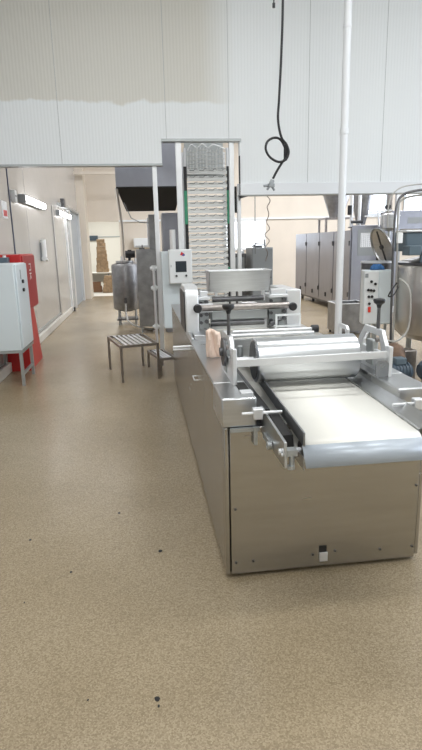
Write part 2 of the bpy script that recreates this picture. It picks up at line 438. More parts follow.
# ------------------------------------------------------------------ left: electrical cabinet, red hose cabinet
t = thing('electrical_cabinet', (-1.65, 6.87, 0), 'white electrical cabinet on a grey steel stand at the left edge', 'cabinet')
B(-1.85, -1.45, 6.54, 7.2, .43, 1.435).build('body', CABW, t, bevel=.008)
B(-1.45, -1.432, 6.575, 7.185, .445, 1.425).build('door', CABW, t, bevel=.006)
for z in (1.12, 1.22): MB().cyl((-1.432, 6.85, z), (-1.41, 6.85, z), .022).build('lock', BLACK, t)
B(-1.432, -1.428, 6.78, 6.81, 1.25, 1.36).build('label_strip', GREYP, t)
B(-1.432, -1.424, 7.02, 7.05, .66, .69).build('screw', WPAINT, t)
for x in (-1.83, -1.49):
    for y in (6.55, 7.15): B(x, x + .035, y, y + .035, 0, .40).build('leg', TRIMG, t)
MB().box(-1.85, -1.44, 6.54, 7.2, .40, .43).build('stand_frame', TRIMG, t)
m = MB(); m.box(-1.82, -1.80, 6.57, 7.16, .12, .15); m.box(-1.49, -1.46, 6.57, 7.16, .12, .15); m.build('stretcher', TRIMG, t)
t = thing('fire_hose_cabinet', (-1.69, 7.75, 0), 'red fire hose cabinet with white lettering behind the electrical cabinet', 'cabinet')
B(-1.84, -1.53, 7.35, 8.22, .80, 1.53).build('body', RED, t, bevel=.008)
B(-1.53, -1.512, 7.40, 8.20, .82, 1.51).build('door', REDD, t, bevel=.004)
m = MB(); m.prism([(-1.83, 7.38, 0), (-1.54, 7.38, 0), (-1.56, 7.38, .80), (-1.83, 7.38, .80)], (0, .03, 0))
m.prism([(-1.555, 7.40, .80), (-1.56, 8.05, .80), (-1.545, 8.28, 0), (-1.54, 7.40, 0)], (-.02, 0, 0)); m.build('stand', RED, t)
text('ПК', 'lettering', .17, LETTER, t, (-1.510, 7.80, 1.30), (R(90), R(90), R(90)))
t = thing('small_control_box', (-1.72, 7.27, 1.0), 'dark small box peeking out above the white electrical cabinet', 'box')
B(-1.85, -1.66, 7.23, 7.34, 1.0, 1.50).build('case', SLATEP, t, bevel=.006)
MB().cyl((-1.70, 7.25, 1.50), (-1.70, 7.25, 1.525), .02).build('knob', WPAINT, t)

# ------------------------------------------------------------------ slatted steel benches
def bench(cx, cy, rz, w, l, h, ns, label):
    t = thing('slatted_bench', (cx, cy, 0), label, 'bench', 'slatted steel step benches')
    def add(mb, name, mt): mb.build(name, mt, t)
    T = .028
    m = MB()
    m.box(cx - w / 2, cx + w / 2, cy - l / 2, cy - l / 2 + T, h - .03, h); m.box(cx - w / 2, cx + w / 2, cy + l / 2 - T, cy + l / 2, h - .03, h)
    m.box(cx - w / 2, cx - w / 2 + T, cy - l / 2 + T, cy + l / 2 - T, h - .03, h); m.box(cx + w / 2 - T, cx + w / 2, cy - l / 2 + T, cy + l / 2 - T, h - .03, h)
    add(m, 'top_frame', BROWNST)
    for i in range(ns):
        x = cx - w / 2 + T + (w - 2 * T) * (i + 1) / (ns + 1)
        add(B(x - .016, x + .016, cy - l / 2 + T, cy + l / 2 - T, h - .02, h), 'slat', ALU)
    for sx in (-1, 1):
        for sy in (-1, 1):
            x = cx + sx * (w / 2 - T / 2); y = cy + sy * (l / 2 - T / 2)
            add(B(x - T / 2, x + T / 2, y - T / 2, y + T / 2, 0, h - .03), 'leg', BROWNST)
    t.rotation_euler.z = rz
    return t
bench(-.165, 6.88, R(14), .48, .82, .45, 6, 'larger slatted steel bench standing left of the machine')
bench(.20, 6.98, R(14), .22, .62, .23, 3, 'low narrow slatted step tucked behind the larger bench')

# ------------------------------------------------------------------ the belt machine
MX0, MX1, MY0 = .335, 1.33, 2.33
DZ = .92
mc = thing('belt_machine', (.83, 4.4, 0), 'long stainless steel belt machine with a cream belt and big roller', 'machine')
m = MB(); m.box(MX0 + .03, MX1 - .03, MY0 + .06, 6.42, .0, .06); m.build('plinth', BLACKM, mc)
B(.362, 1.305, MY0, MY0 + .02, .022, .775).build('front_panel', PANEL, mc, bevel=.004)
fp = mc.children[-1]
m = MB()
for x, z in ((.385, .37), (.385, .085), (.47, .085), (.77, .09), (.885, .10), (1.12, .085), (1.29, .42), (1.29, .085)):
    m.cyl((x, MY0 - .004, z), (x, MY0 + .002, z), .006, n=8)
m.build('screw', DARKST, fp)
B(.802, .840, MY0 - .003, MY0 + .001, .10, .135).build('slot', BLACKM, fp)
B(.803, .845, MY0 - .010, MY0 - .001, .052, .10).build('latch_tab', ALU, fp, bevel=.002)
B(.43, .50, MY0 - .001, MY0 + .001, .735, .738).build('rust_mark', BROWNST, fp)
m = MB(); m.box(MX0, .358, MY0, MY0 + .04, .022, .78); m.box(1.309, MX1, MY0 + .01, MY0 + .05, .03, .80); m.build('corner_post', PANEL, mc, bevel=.006)
# side panels
ys = [2.375, 3.1, 3.6, 4.3, 5.0, 5.7, 6.45]
for k, (a, c) in enumerate(zip(ys, ys[1:])):
    p = B(MX0, MX0 + .02, a + .003, c - .003, .025, .905).build('side_panel', PANEL, mc, bevel=.003)
    if k == 1:
        h = MB(); h.tube([(MX0, c - .14, .73), (MX0 - .025, c - .14, .73), (MX0 - .025, c - .02, .73), (MX0, c - .02, .73)], .004); h.build('handle', ALU, p)
    B(MX1 - .02, MX1, a + .003, c - .003, .025, .905).build('side_panel', PANEL, mc, bevel=.003)
B(MX0, MX1, 6.43, 6.45, .05, .86).build('end_panel', PANEL, mc)
m = MB(); m.box(MX0 + .021, MX1 - .021, MY0 + .05, 6.42, .60, .66); m.build('inner_tray', DARKST, mc)
# deck boxes left and right of the belt
m = MB(); m.prism([(.328, MY0 - .005, .782), (.490, MY0 - .005, .782), (.490, MY0 - .005, DZ), (.328, MY0 - .005, DZ)], (0, .30, 0)); m.build('deck_box', STEEL, mc, bevel=.008); B(.330, .490, 2.6252, 6.45, .905, DZ).build('deck', STEEL, mc, bevel=.003)
m = MB(); m.box(1.165, 1.335, MY0 - .005, 2.625, .782, DZ); m.build('deck_box', STEEL, mc, bevel=.008); B(1.165, 1.335, 2.6252, 6.45, .905, DZ).build('deck', STEEL, mc, bevel=.003)
B(1.165, 1.172, 2.63, 6.4, .80, .9045).build('inner_wall', STEEL, mc); B(.483, .490, 2.63, 6.4, .80, .9045).build('inner_wall', STEEL, mc)
B(.432, .482, 2.46, 2.60, DZ, DZ + .003).build('deck_slot', BLACKM, mc)
B(.43, .487, 2.39, 2.45, DZ, DZ + .006).build('wear_plate', ALU, mc, bevel=.002)
# belt : a loop around the nose roller
BZ = .842; r0 = .045
sk = lambda y: .04 * (min(y, 3.0) - 1.93)      # the conveyor sits slightly askew in its frame
pts = []
ya, yb = 1.965, 5.6
pts.append((yb, BZ)); 
for k in range(1, 20): pts.append((yb - (yb - ya) * k / 20, BZ))
for k in range(0, 13):
    a = PI / 2 + PI * k / 12; pts.append((ya + math.cos(a) * r0, BZ - r0 + math.sin(a) * r0))
pts.append((yb, BZ - 2 * r0))
m = MB(); m.quads([[(.600 + sk(y), y, z) for y, z in pts], [(1.078 + sk(y), y, z) for y, z in pts]])
m.build('belt', BELT, mc, solid=.006)
MB().cyl((.59, ya, BZ - r0), (1.085, ya, BZ - r0), r0 - .004, n=24).build('nose_roller', DARKST, mc)
MB().cyl((.50, ya, BZ - r0), (1.165, ya, BZ - r0), .012, n=12).build('axle', ALU, mc)
# guides along the belt
def slab(xa, xb, y0, y1, z0, z1, zt=None):      # a strip following the conveyor, zt = far top height
    v = [(xa + sk(y0), y0, z0), (xb + sk(y0), y0, z0), (xb + sk(y0), y0, z1), (xa + sk(y0), y0, z1)]
    w_ = [(xa + sk(y1), y1, z0), (xb + sk(y1), y1, z0), (xb + sk(y1), y1, zt or z1), (xa + sk(y1), y1, zt or z1)]
    m = MB(); q = [m.b.verts.new(p) for p in v + w_]
    for f in ((3, 2, 1, 0), (4, 5, 6, 7), (0, 1, 5, 4), (1, 2, 6, 5), (2, 3, 7, 6), (3, 0, 4, 7)): m.b.faces.new([q[i] for i in f])
    return m
slab(.582, .590, 1.90, 3.0, .836, .893, .889).build('side_guide', GUIDE, mc, bevel=.002)
MB().prism([(.492, 2.45, .83), (.580, 2.45, .82), (.580, 4.3, .82), (.492, 4.3, .83)], (0, 0, -.008)).build('channel_floor', DARKST, mc)
slab(1.082, 1.090, 1.97, 3.0, .79, .852).build('side_guide', STEEL, mc, bevel=.001)
m = MB(); m.prism([(1.092, 1.99, .842), (1.165, 1.99, .880), (1.165, 4.3, .880), (1.135, 4.3, .848), (1.135, 3.0, .848)], (0, 0, -.008)); m.build('side_slope', STEEL, mc)
B(1.155, 1.165, 1.99, 2.32, .70, .87).build('side_cheek', STEEL, mc)
m = MB(); m.box(1.150, 1.156, 2.28, 2.32, .80, .83); m.build('guide_slot', BLACKM, mc)
# clear scraper sheet
m = MB(); m.quads([[(.580, 1.908, .838), (.580, 1.855, .765)], [(1.20, 1.908, .838), (1.20, 1.855, .765)]])
m.build('scraper_sheet', TRAYM, mc, solid=.004)
m = MB(); m.box(.576, .580, 1.875, 2.1, .75, .80); m.build('sheet_bracket', STEEL, mc)
# arms holding the nose
def arm(x, sgn):
    a = MB(); a.prism([(x, 2.36, .868), (x, 1.925, .848), (x, 1.915, .745), (x, 1.935, .742), (x, 2.325, .745)], (.012, 0, 0))
    o = a.build('nose_arm', STEEL, mc, bevel=.002)
    b = MB(); b.cyl((x - .006, 1.945, .79), (x + .018, 1.945, .79), .007, n=8)
    b.build('bolt', ALU, o)
    return o
arm(.512, 1); arm(1.185, -1)
m = MB(); m.cyl((.545, 1.93, .752), (.545, 1.93, .80), .011, n=12); m.cyl((.540, 1.925, .738), (.540, 1.925, .752), .016, n=6); m.box(.524, .565, 1.92, 1.96, .79, .815)
m.build('tension_screw', TRIMG, mc)
m = MB(); m.prism([(.53, 2.30, .860), (.53, 2.02, .842), (.53, 2.0, .77), (.53, 2.14, .76)], (.045, 0, 0)); m.build('gear_cover', BLACKM, mc)
m = MB(); m.lathe((.508, 2.12, .765), [(0, -.002), (.016, -.002), (.018, 0), (.018, .018), (.009, .020), (.008, .012), (0, .012)], n=18, axis=(-1, 0, 0)); m.box(.498, .511, 2.12, 2.24, .757, .783); m.build('bearing', TRIMG, mc)
m = MB(); m.box(.470, .488, 2.30, 2.327, .70, .782); m.box(.365, .50, 2.312, 2.328, .762, .780); m.build('bracket', TRIMG, mc)
# adjuster rods left and right
for s, x0, x1, xb in ((1, .405, .585, .475), (-1, 1.10, 1.30, 1.22)):
    a = MB(); a.cyl((x0, 2.24, .872), (x1, 2.24, .872), .0075, n=10); o = a.build('adjuster_rod', ALU, mc)
    B(xb - .022, xb + .022, 2.222, 2.262, .846, .895).build('clamp_block', ALU, o, bevel=.004)
# ---- big roller station
RY, RZ, RR = 2.82, .985, .121
MB().lathe((.578, RY, RZ), [(.0, 0), (RR - .008, 0), (RR, .006), (RR, .554), (RR - .008, .560), (0, .560)], n=64, axis=(1, 0, 0)).build('large_roller', CHROME, mc)
lr = mc.children[-1]
for a, b in ((.574, .579), (1.137, 1.142)): MB().cyl((a, RY, RZ), (b, RY, RZ), RR - .016, n=40).build('end_disc', DARKST, lr)
MB().cyl((.43, RY, RZ), (1.25, RY, RZ), .020, n=16).build('shaft', ALU, lr)
def plate(x):
    o_ = [(2.60, .90), (2.60, 1.06), (2.66, 1.145), (2.88, 1.145), (2.96, 1.06), (2.96, .90)]
    i_ = [(2.66, 1.03), (2.66, 1.055), (2.69, 1.11), (2.85, 1.11), (2.90, 1.055), (2.90, 1.03)]
    m = MB(); m.ring([(x, a, b) for a, b in o_], [(x, a, b) for a, b in i_], (.020, 0, 0))
    o = m.build('roller_plate', ALU, mc, bevel=.003)
    B(x - .006, x + .024, 2.745, 2.835, .94, 1.075).build('bearing_block', TRIMG, o, bevel=.004)
    b = MB(); b.cyl((x + .008, 2.72, 1.145), (x + .008, 2.72, 1.26), .009); b.build('screw_spindle', DARKST, o)
    b = MB(); b.lathe((x + .008, 2.72, 1.255), [(.010, 0), (.014, .015), (.028, .026), (.032, .038), (.030, .046), (.010, .050)], n=20); b.build('screw_knob', BLACK, o)
    b = MB(); b.cyl((x - .01, 2.70, 1.085), (x + .03, 2.70, 1.085), .012); b.build('bolt', BROWNST, o)
    return o
plate(.420); plate(1.222)
def tbar(x0, x1, y0, y1, zl, zr, h, dy=0):
    m = MB(); m.prism([(x0, y0, zl - h), (x1, y0, zr - h), (x1, y0, zr + h), (x0, y0, zl + h)], (0, y1 - y0, 0)); return m
tbar(.426, 1.240, 2.582, 2.594, 1.023, 1.030, .019).build('crossbar', ALU, mc, bevel=.002)
ci = [(1.190 + .016 * math.cos(a), 2.555, .982 + .011 * math.sin(a)) for a in [2 * PI * k / 12 for k in range(12)]]
def sqr(k, cx, cz, hx, hz):
    a = 2 * PI * k / 12; c_, s_ = math.cos(a), math.sin(a); q = max(abs(c_), abs(s_)); return (cx + hx * c_ / q, 2.555, cz + hz * s_ / q)
MB().ring([sqr(k, 1.188, .963, .034, .044) for k in range(12)], ci, (0, .006, 0)).build('cross_plate', GUIDE, mc)
B(1.222, 1.242, 2.555, 2.60, DZ, 1.075).build('plate_edge', ALU, mc, bevel=.003)
B(.420, .440, 2.555, 2.60, DZ, 1.10).build('plate_edge', ALU, mc, bevel=.003)
m = MB(); m.cyl((.400, 2.77, 1.05), (.412, 2.77, 1.05), .075, n=32); m.cyl((.385, 2.77, 1.05), (.418, 2.77, 1.05), .022, n=16); m.build('hand_wheel', DARKST, mc)
m = MB()
m.box(.45, .56, 2.90, 2.95, .93, .985); m.cyl((.47, 2.92, .98), (.47, 2.92, 1.09), .012); m.cyl((.52, 2.91, .96), (.52, 2.91, 1.05), .016); m.box(.448, .485, 2.98, 3.03, .92, 1.09); m.cyl((.44, 2.73, 1.0), (.57, 2.73, 1.0), .009)
m.build('drive_linkage', TRIMG, mc, bevel=.002)
m = MB(); m.ring([(1.215, 3.12, .92), (1.215, 3.12, 1.08), (1.215, 3.15, 1.10), (1.215, 3.26, 1.10), (1.215, 3.28, 1.08), (1.215, 3.28, .92)], [(1.215, 3.15, 1.0), (1.215, 3.15, 1.06), (1.215, 3.16, 1.075), (1.215, 3.24, 1.075), (1.215, 3.25, 1.06), (1.215, 3.25, 1.0)], (.016, 0, 0)); m.build('rear_plate', ALU, mc, bevel=.002)
# transverse rods behind the roller
for y, z, x0, x1 in ((3.22, 1.078, .53, 1.025), (3.10, 1.075, .50, 1.0), (3.6, 1.00, .55, 1.18)):
    o = MB().cyl((x0, y, z), (x1, y, z), .011, n=12).build('cross_rod', ALU, mc)
    if y == 3.22: MB().cyl((x1, y, z), (x1 + .04, y, z), .024, n=16).build('rod_knob', BLACK, o)
    for xa in (x0 - .01, x1 - .03): B(xa, xa + .02, y - .01, y + .01, .85, z).build('rod_stand', ALU, o)
B(.50, 1.20, 3.30, 3.32, .86, 1.02).build('splash_plate', STEEL, mc, bevel=.003)
# left protruding rods
for z in (.858, .838):
    MB().cyl((.205, 4.0, z), (.345, 4.0, z), .009, n=10).build('tie_rod', ALU, mc)
m = MB(); m.box(.36, .44, 3.9, 4.1, DZ, .955); m.cyl((.34, 3.85, .935), (.34, 4.15, .935), .012); m.build('rod_clamp', STEEL, mc, bevel=.004)

# ---- sheeter head with hopper, standing on the deck
sh = thing('dough_sheeter', (.8, 4.5, DZ), 'sheeter head with steel hopper and thin rollers bridging the machine behind the big roller', 'machine head')
def crv():
    L = [(4.22, DZ), (4.22, 1.20), (4.24, 1.255), (4.30, 1.285), (4.62, 1.285), (4.70, 1.24), (4.72, DZ)]
    return L
m = MB(); m.prism([(.325, y, z) for y, z in crv()], (.105, 0, 0)); m.build('left_housing', ALU, sh, bevel=.010)
m = MB(); m.box(.318, .325, 4.24, 4.70, DZ + .01, 1.24); m.build('housing_cover', BLACK, sh)
B(1.195, 1.318, 4.45, 5.05, DZ, 1.215).build('right_housing', ALU, sh, bevel=.006)
hp = MB()
hp.prism([(.545, 4.42, 1.385), (.545, 4.47, 1.215), (.545, 4.62, 1.215), (.545, 4.68, 1.385)], (.006, 0, 0))
hp.prism([(1.049, 4.42, 1.385), (1.049, 4.47, 1.215), (1.049, 4.62, 1.215), (1.049, 4.68, 1.385)], (.006, 0, 0))
hp.prism([(.545, 4.42, 1.385), (.545, 4.47, 1.215), (.545, 4.474, 1.215), (.545, 4.424, 1.385)], (.51, 0, 0))
hp.prism([(.545, 4.68, 1.385), (.545, 4.62, 1.215), (.545, 4.624, 1.215), (.545, 4.684, 1.385)], (.51, 0, 0))
h = hp.build('hopper', STEEL, sh)
MB().ring([(.54, 4.412, 1.383), (1.06, 4.412, 1.383), (1.06, 4.692, 1.383), (.54, 4.692, 1.383)], [(.552, 4.424, 1.383), (1.048, 4.424, 1.383), (1.048, 4.68, 1.383), (.552, 4.68, 1.383)], (0, 0, .006)).build('rim', ALU, h)
m = MB()
for x in (.60, 1.0): m.box(x, x + .02, 4.50, 4.56, 1.13, 1.22)
m.build('hopper_foot', ALU, sh)
MB().cyl((.44, 4.40, 1.095), (1.20, 4.40, 1.095), .028, n=24).build('front_roller', BROWNST, sh)
m = MB(); m.box(.435, .565, 4.39, 4.42, 1.06, 1.13) ; m.box(1.02, 1.195, 4.41, 4.44, 1.075, 1.11); m.build('roller_sleeve', ALU, sh, bevel=.004)
for x, s, ky, kz in ((.418, -1, 4.185, 1.118), (1.225, 1, 4.36, 1.085)):
    MB().lathe((x, ky, kz), [(0, -.02), (.026, -.02), (.034, -.01), (.034, .01), (.026, .02), (0, .02)], n=24, axis=(0, 1, 0)).build('knob', BLACK, sh)
    B(x - .012, x + .012, ky + .01, ky + .09, kz - .015, kz + .015).build('knob_stem', TRIMG, sh)
MB().cyl((.57, 4.47, 1.155), (1.0, 4.47, 1.155), .022, n=20).build('feed_roller', DARKST, sh)
B(.56, 1.03, 4.44, 4.60, .985, 1.062).build('knife_block', TRIMG, sh, bevel=.006)
MB().cyl((.55, 4.44, .958), (1.0, 4.44, .958), .024, n=20).build('lower_roller', DARKST, sh)
m = MB(); m.box(.56, 1.03, 4.47, 4.56, .905, .985); m.build('lower_beam', ALU, sh)
for x0, x1 in ((.455, .535), (1.045, 1.19)):
    a = MB(); a.box(x0, x1, 4.45, 4.60, DZ - .001, 1.16); a.build('cheek_plate', TRIMG, sh, bevel=.004)
    a = MB(); a.box(x0 - .01, x1 + .005, 4.40, 4.62, 1.16, 1.185); a.box(x0 + .01, x1 - .01, 4.42, 4.5, 1.185, 1.23); a.build('clamp_plate', ALU, sh, bevel=.004)
    a = MB()
    for z in (.97, 1.03, 1.13): a.cyl((x0 + .015, 4.43, z), (x0 + .015, 4.46, z), .014, n=8); a.cyl((x1 - .02, 4.42, z + .01), (x1 - .02, 4.46, z + .01), .017, n=8)
    a.build('bolt', DARKST, sh)
m = MB(); m.box(1.03, 1.08, 4.35, 4.44, .93, .955); m.cyl((1.04, 4.36, .955), (1.13, 4.36, .985), .012); m.cyl((1.10, 4.37, .92), (1.10, 4.37, 1.03), .010); m.build('latch', DARKST, sh)
m = MB(); m.ring([(1.06, 4.28, .93), (1.27, 4.28, .93), (1.27, 4.28, 1.035), (1.06, 4.28, 1.035)], [(1.075, 4.28, .945), (1.255, 4.28, .945), (1.255, 4.28, 1.02), (1.075, 4.28, 1.02)], (0, .015, 0))
m.box(1.06, 1.075, 4.29, 4.45, .92, .94); m.build('guard_frame', WPAINT, sh)

# peach cloth
g = []
for i in range(9):
    u = i / 8; row = []
    for j in range(9):
        v = j / 8
        row.append((.372 + .088 * u + .003 * math.sin(9 * v + 2), 3.25 + .012 * math.sin(11 * u + 4 * v), DZ + .003 + (.165 + .012 * math.sin(5 * u)) * v + .0))
    g.append(row)
cl = MB().quads(g).build('cloth_rag', CLOTH, solid=.012); tag(cl, 'crumpled peach coloured cloth standing on the deck left of the big roller', 'cloth')

# ------------------------------------------------------------------ touchscreen cabinet left of tower
t = thing('touchscreen_cabinet', (.45, 7.5, .50), 'white control cabinet with a touchscreen mounted beside the tray tower', 'control cabinet')
B(.27, .575, 7.34, 7.70, .50, 1.52).build('body', CABW, t, bevel=.01)
s = B(.362, .665, 7.22, 7.34, 1.105, 1.545).build('screen_housing', WPAINT, t, bevel=.012)
B(.447, .590, 7.214, 7.222, 1.255, 1.395).build('screen', SCREEN, s, bevel=.002)
for x in (.455, .583): MB().cyl((x, 7.205, 1.208), (x, 7.222, 1.208), .014).build('button', BLACK, s)
B(.385, .393, 7.216, 7.222, 1.32, 1.35).build('lock', GREYP, s)
m = MB(); m.prism([(.51, 7.218, 1.475), (.56, 7.218, 1.455), (.565, 7.218, 1.49), (.53, 7.218, 1.515)], (0, .004, 0)); m.build('logo_mark', LOGOR, s)
m = MB(); m.prism([(.535, 7.2165, 1.462), (.572, 7.2165, 1.462), (.572, 7.2165, 1.482), (.55, 7.2165, 1.488)], (0, .003, 0)); m.build('logo_wedge', LOGOB, s)
m = MB(); m.tube([(.50, 7.45, .50), (.50, 7.44, .36), (.53, 7.43, .22), (.52, 7.43, .12)], .02); m.tube([(.55, 7.5, .50), (.56, 7.48, .3), (.545, 7.47, .15)], .016); m.build('cable_conduit', HOSE, t)
m = MB(); m.tube([(.555, 7.30, 1.10), (.57, 7.30, .85), (.60, 7.3, .7), (.6, 7.38, .60)], .008); m.build('signal_cable', BLACK, t)
t = thing('pipe_fitting', (.17, 7.7, 0), 'thin vertical pipe with side valves left of the touchscreen cabinet', 'pipe')
m = MB(); m.cyl((.17, 7.65, 0), (.17, 7.65, 1.32), .018); m.build('pipe', ALU, t)
for z in (1.30, 1.03, .49):
    a = MB(); a.cyl((.12, 7.65, z), (.22, 7.65, z), .022); a.cyl((.17, 7.65, z - .035), (.17, 7.65, z + .035), .03); a.build('valve', WPAINT, t)
t = thing('floor_motor', (.50, 7.5, 0), 'dark drive unit on the floor below the touchscreen cabinet', 'motor')
m = MB(); m.cyl((.40, 7.48, .07), (.62, 7.48, .07), .065, n=18); m.build('motor', DARKST, t); B(.42, .60, 7.42, 7.54, 0, .015).build('foot', DARKST, t)

# ------------------------------------------------------------------ tray tower
t = thing('tray_tower', (1.12, 8.5, 0), 'tall vertical conveyor tower stacked with white slotted trays', 'tray conveyor')
for x0, x1 in ((.705, .735), (1.345, 1.375)):
    B(x0, x1, 8.46, 8.52, 0, 2.98).build('frame_post', ALU, t)
    B(x0, x1, 8.85, 8.91, 0, 2.98).build('frame_post', ALU, t)
    B(x0 - .012, x1 + .004, 8.44, 8.46, .3, 2.72).build('chain', BLACK, t)
for z0, z1 in ((.9, 1.25), (1.90, 2.38)):
    for x in (.700, 1.345): B(x - .012, x + .035, 8.425, 8.44, z0, z1).build('chain_guide', GREEN, t)
tray = None
zs = [.58 + .0925 * k for k in range(23)]
XL, XR = .748, 1.338
for z in zs:
    if tray is None:
        m = MB(); m.prism([(XL, 8.44, z), (XL, 8.82, z + .03), (XL, 8.82, z + .036), (XL, 8.44, z + .006)], (XR - XL, 0, 0)); m.box(XL, XR, 8.435, 8.443, z - .004, z + .040)
        tray = m.build('tray', TRAYW, t)
        w = MB()
        for i in range(4):
            x = XL + .03 + i * .142
            w.tube([(x, 8.428, z + .050), (x + .065, 8.428, z + .047), (x + .085, 8.428, z + .068), (x + .115, 8.428, z + .071)], .004, n=6)
        w.build('tray_clip', DARKST, tray)
        w = B(XL, XR, 8.46, 8.48, z + .045, z + .066).build('back_lip', TRAYW, tray); z0t = z
    else:
        c = copy_tree(tray, t); c.location = (0, 0, z - z0t)
def basket(x0, x1, z0, z1):
    m = MB()
    for i in range(4):
        x = x0 + (x1 - x0) * i / 3; m.tube([(x, 8.44, z0), (x, 8.43, z1 - .03), (x + .012, 8.46, z1)], .005, n=6)
    for k in range(6):
        z = z0 + (z1 - z0 - .04) * k / 5; m.tube([(x0, 8.437, z), ((x0 + x1) / 2, 8.42, z + .004), (x1, 8.437, z)], .004, n=6)
    m.build('wire_basket', WIRE, t)
for i in range(4): basket(.752 + i * .147, .885 + i * .147, 2.64, 2.98 if i % 2 else 2.95)
B(.745, 1.34, 8.80, 8.82, 2.60, 3.12).build('back_sheet', TRIMG, t)
m = MB(); m.tube(smooth([(.76, 8.45, 2.94), (.82, 8.44, 3.02), (.9, 8.45, 2.98), (.98, 8.44, 3.03), (1.06, 8.45, 2.98), (1.15, 8.44, 3.02), (1.32, 8.45, 2.96)]), .009); m.build('top_cable', WPAINT, t)
B(1.385, 1.46, 8.30, 8.36, 2.05, 2.42).build('side_box', BLACKM, t)

# ------------------------------------------------------------------ hood behind the partition
t = thing('extraction_hood', (.2, 9.3, 2.2), 'large steel extraction hood with a black underside left of the tray tower', 'hood')
m = MB(); m.box(-.315, .68, 8.75, 9.9, 2.48, 3.4); m.build('hood_body', OVENST, t)
m = MB(); m.prism([(-.315, 8.75, 2.48), (.68, 8.75, 2.48), (.68, 8.75, 2.455), (-.315, 8.75, 2.455)], (0, .01, 0)); m.build('hood_rim', BLACKM, t)
m = MB()
A = [(-.315, 8.76, 2.478), (.68, 8.76, 2.478), (.68, 9.9, 2.478), (-.315, 9.9, 2.478)]
Bq = [(-.20, 9.72, 2.185), (.64, 9.72, 2.185), (.64, 9.88, 2.185), (-.20, 9.88, 2.185)]
vs = [m.b.verts.new(p) for p in A + Bq]
for f in ((0, 1, 5, 4), (1, 2, 6, 5), (2, 3, 7, 6), (3, 0, 4, 7), (4, 5, 6, 7), (3, 2, 1, 0)): m.b.faces.new([vs[i] for i in f])
m.build('hood_funnel', BLACKM, t)  # tapered underside in one even matt black
m = MB(); m.tube([(-.31, 8.8, 2.46), (-.30, 9.3, 2.2), (-.29, 9.9, 1.95), (-.31, 10.6, 1.62), (-.33, 11.40, 1.335)], .02); m.build('feed_pipe', ALU, t)
m = MB(); m.tube([(-.29, 8.78, 2.46), (-.28, 8.78, 2.6), (-.28, 8.78, 2.9)], .025); m.build('hood_hinge', DARKST, t)
m = MB(); m.tube([(-.22, 9.2, 2.28), (-.12, 9.3, 2.05), (.02, 9.4, 1.98), (.20, 9.5, 1.97)], .007); m.build('hood_cable', GREYP, t)

# tall steel cabinets behind
t = thing('steel_cabinet', (.63, 10.5, 0), 'tall grey steel cabinet right behind the touchscreen cabinet', 'cabinet')
B(.42, .88, 10.2, 10.8, 0, 2.17).build('body', OVENST, t, bevel=.005)
B(.43, .87, 10.185, 10.2, .1, 2.15).build('door', OVENST, t, bevel=.004)
MB().cyl((.47, 10.17, 1.2), (.47, 10.185, 1.2), .015).build('knob', BLACK, t)
t = thing('process_cabinet', (.11, 10.5, 0), 'waist high steel process cabinet between the round tank and the touchscreen cabinet', 'cabinet')
B(-.08, .34, 10.2, 10.9, .12, 1.54).build('body', TANKST, t, bevel=.006)
B(-.07, .33, 10.185, 10.2, .15, 1.51).build('door', TANKST, t, bevel=.004)
for x in (-.05, .28):
    for y in (10.25, 10.82): B(x, x + .03, y, y + .03, 0, .12).build('leg', TRIMG, t)
t = thing('upright_duct', (.26, 10.55, 1.54), 'bluish upright steel duct standing on the process cabinet', 'duct')
B(.18, .33, 10.45, 10.75, 1.54, 2.16).build('duct_body', TANKST, t, bevel=.005)
m = MB(); m.cyl((.16, 10.50, 1.60), (.16, 10.50, 2.10), .015); m.build('side_pipe', ALU, t)
m = MB(); m.box(-.02, .08, 10.25, 10.32, 1.54, 1.57); m.cyl((.04, 10.28, 1.54), (.04, 10.28, 1.62), .012); m.build('fitting', DARKST, t)
t = thing('paper_roll', (.505, 8.55, 1.52), 'white paper towel roll upright above the touchscreen cabinet', 'paper roll')
MB().lathe((.50, 8.55, 1.53), [(0, 0), (.045, 0), (.045, .30), (0, .30)], n=20).build('roll', PAPER, t)
m = MB(); m.cyl((.50, 8.55, 0), (.50, 8.55, 1.53), .014); m.cyl((.50, 8.55, 1.515), (.50, 8.55, 1.53), .05); m.build('stand', TRIMG, t)
t = thing('wall_heater', (.0, 18.4, 1.75), 'long white unit mounted on the beige back wall behind the round tank', 'heater')
B(-.2, .62, 18.3, 18.5, 1.55, 1.85).build('case', WPAINT, t, bevel=.02); B(-.15, .57, 18.29, 18.3, 1.58, 1.61).build('grille', GREYP, t)

# round tank
TX, TY = -.33, 11.6
t = thing('round_tank', (TX, TY, 0), 'upright round dull steel tank on legs at the corridor end', 'tank')
m = MB(); m.lathe((TX, TY, 0), [(.10, .27), (.27, .32), (.285, .36), (.285, 1.20), (.27, 1.24), (.10, 1.30), (0, 1.31)], n=40); m.build('vessel', TANKST, t)
m = MB(); m.lathe((TX, TY, 0), [(.18, 1.275), (.19, 1.275), (.19, 1.31), (.0, 1.325)], n=28); m.build('lid', STEEL, t)
for k in range(4):
    a = R(45 + 90 * k); x, y = TX + .24 * math.cos(a), TY + .24 * math.sin(a)
    MB().cyl((x, y, 0), (x, y, .36), .022).build('leg', TRIMG, t)
m = MB(); m.cyl((TX + .10, TY, 1.30), (TX + .10, TY, 1.38), .03); m.cyl((TX + .02, TY, 1.44), (TX + .22, TY, 1.44), .075, n=20); m.box(TX + .07, TX + .15, TY - .05, TY + .05, 1.48, 1.53); m.build('agitator_motor', BLACK, t)
m = MB(); m.cyl((TX - .06, TY, 1.30), (TX - .06, TY, 1.40), .02); m.cyl((TX + .22, TY - .05, 1.27), (TX + .22, TY - .05, 1.36), .02); m.build('nozzle', ALU, t)
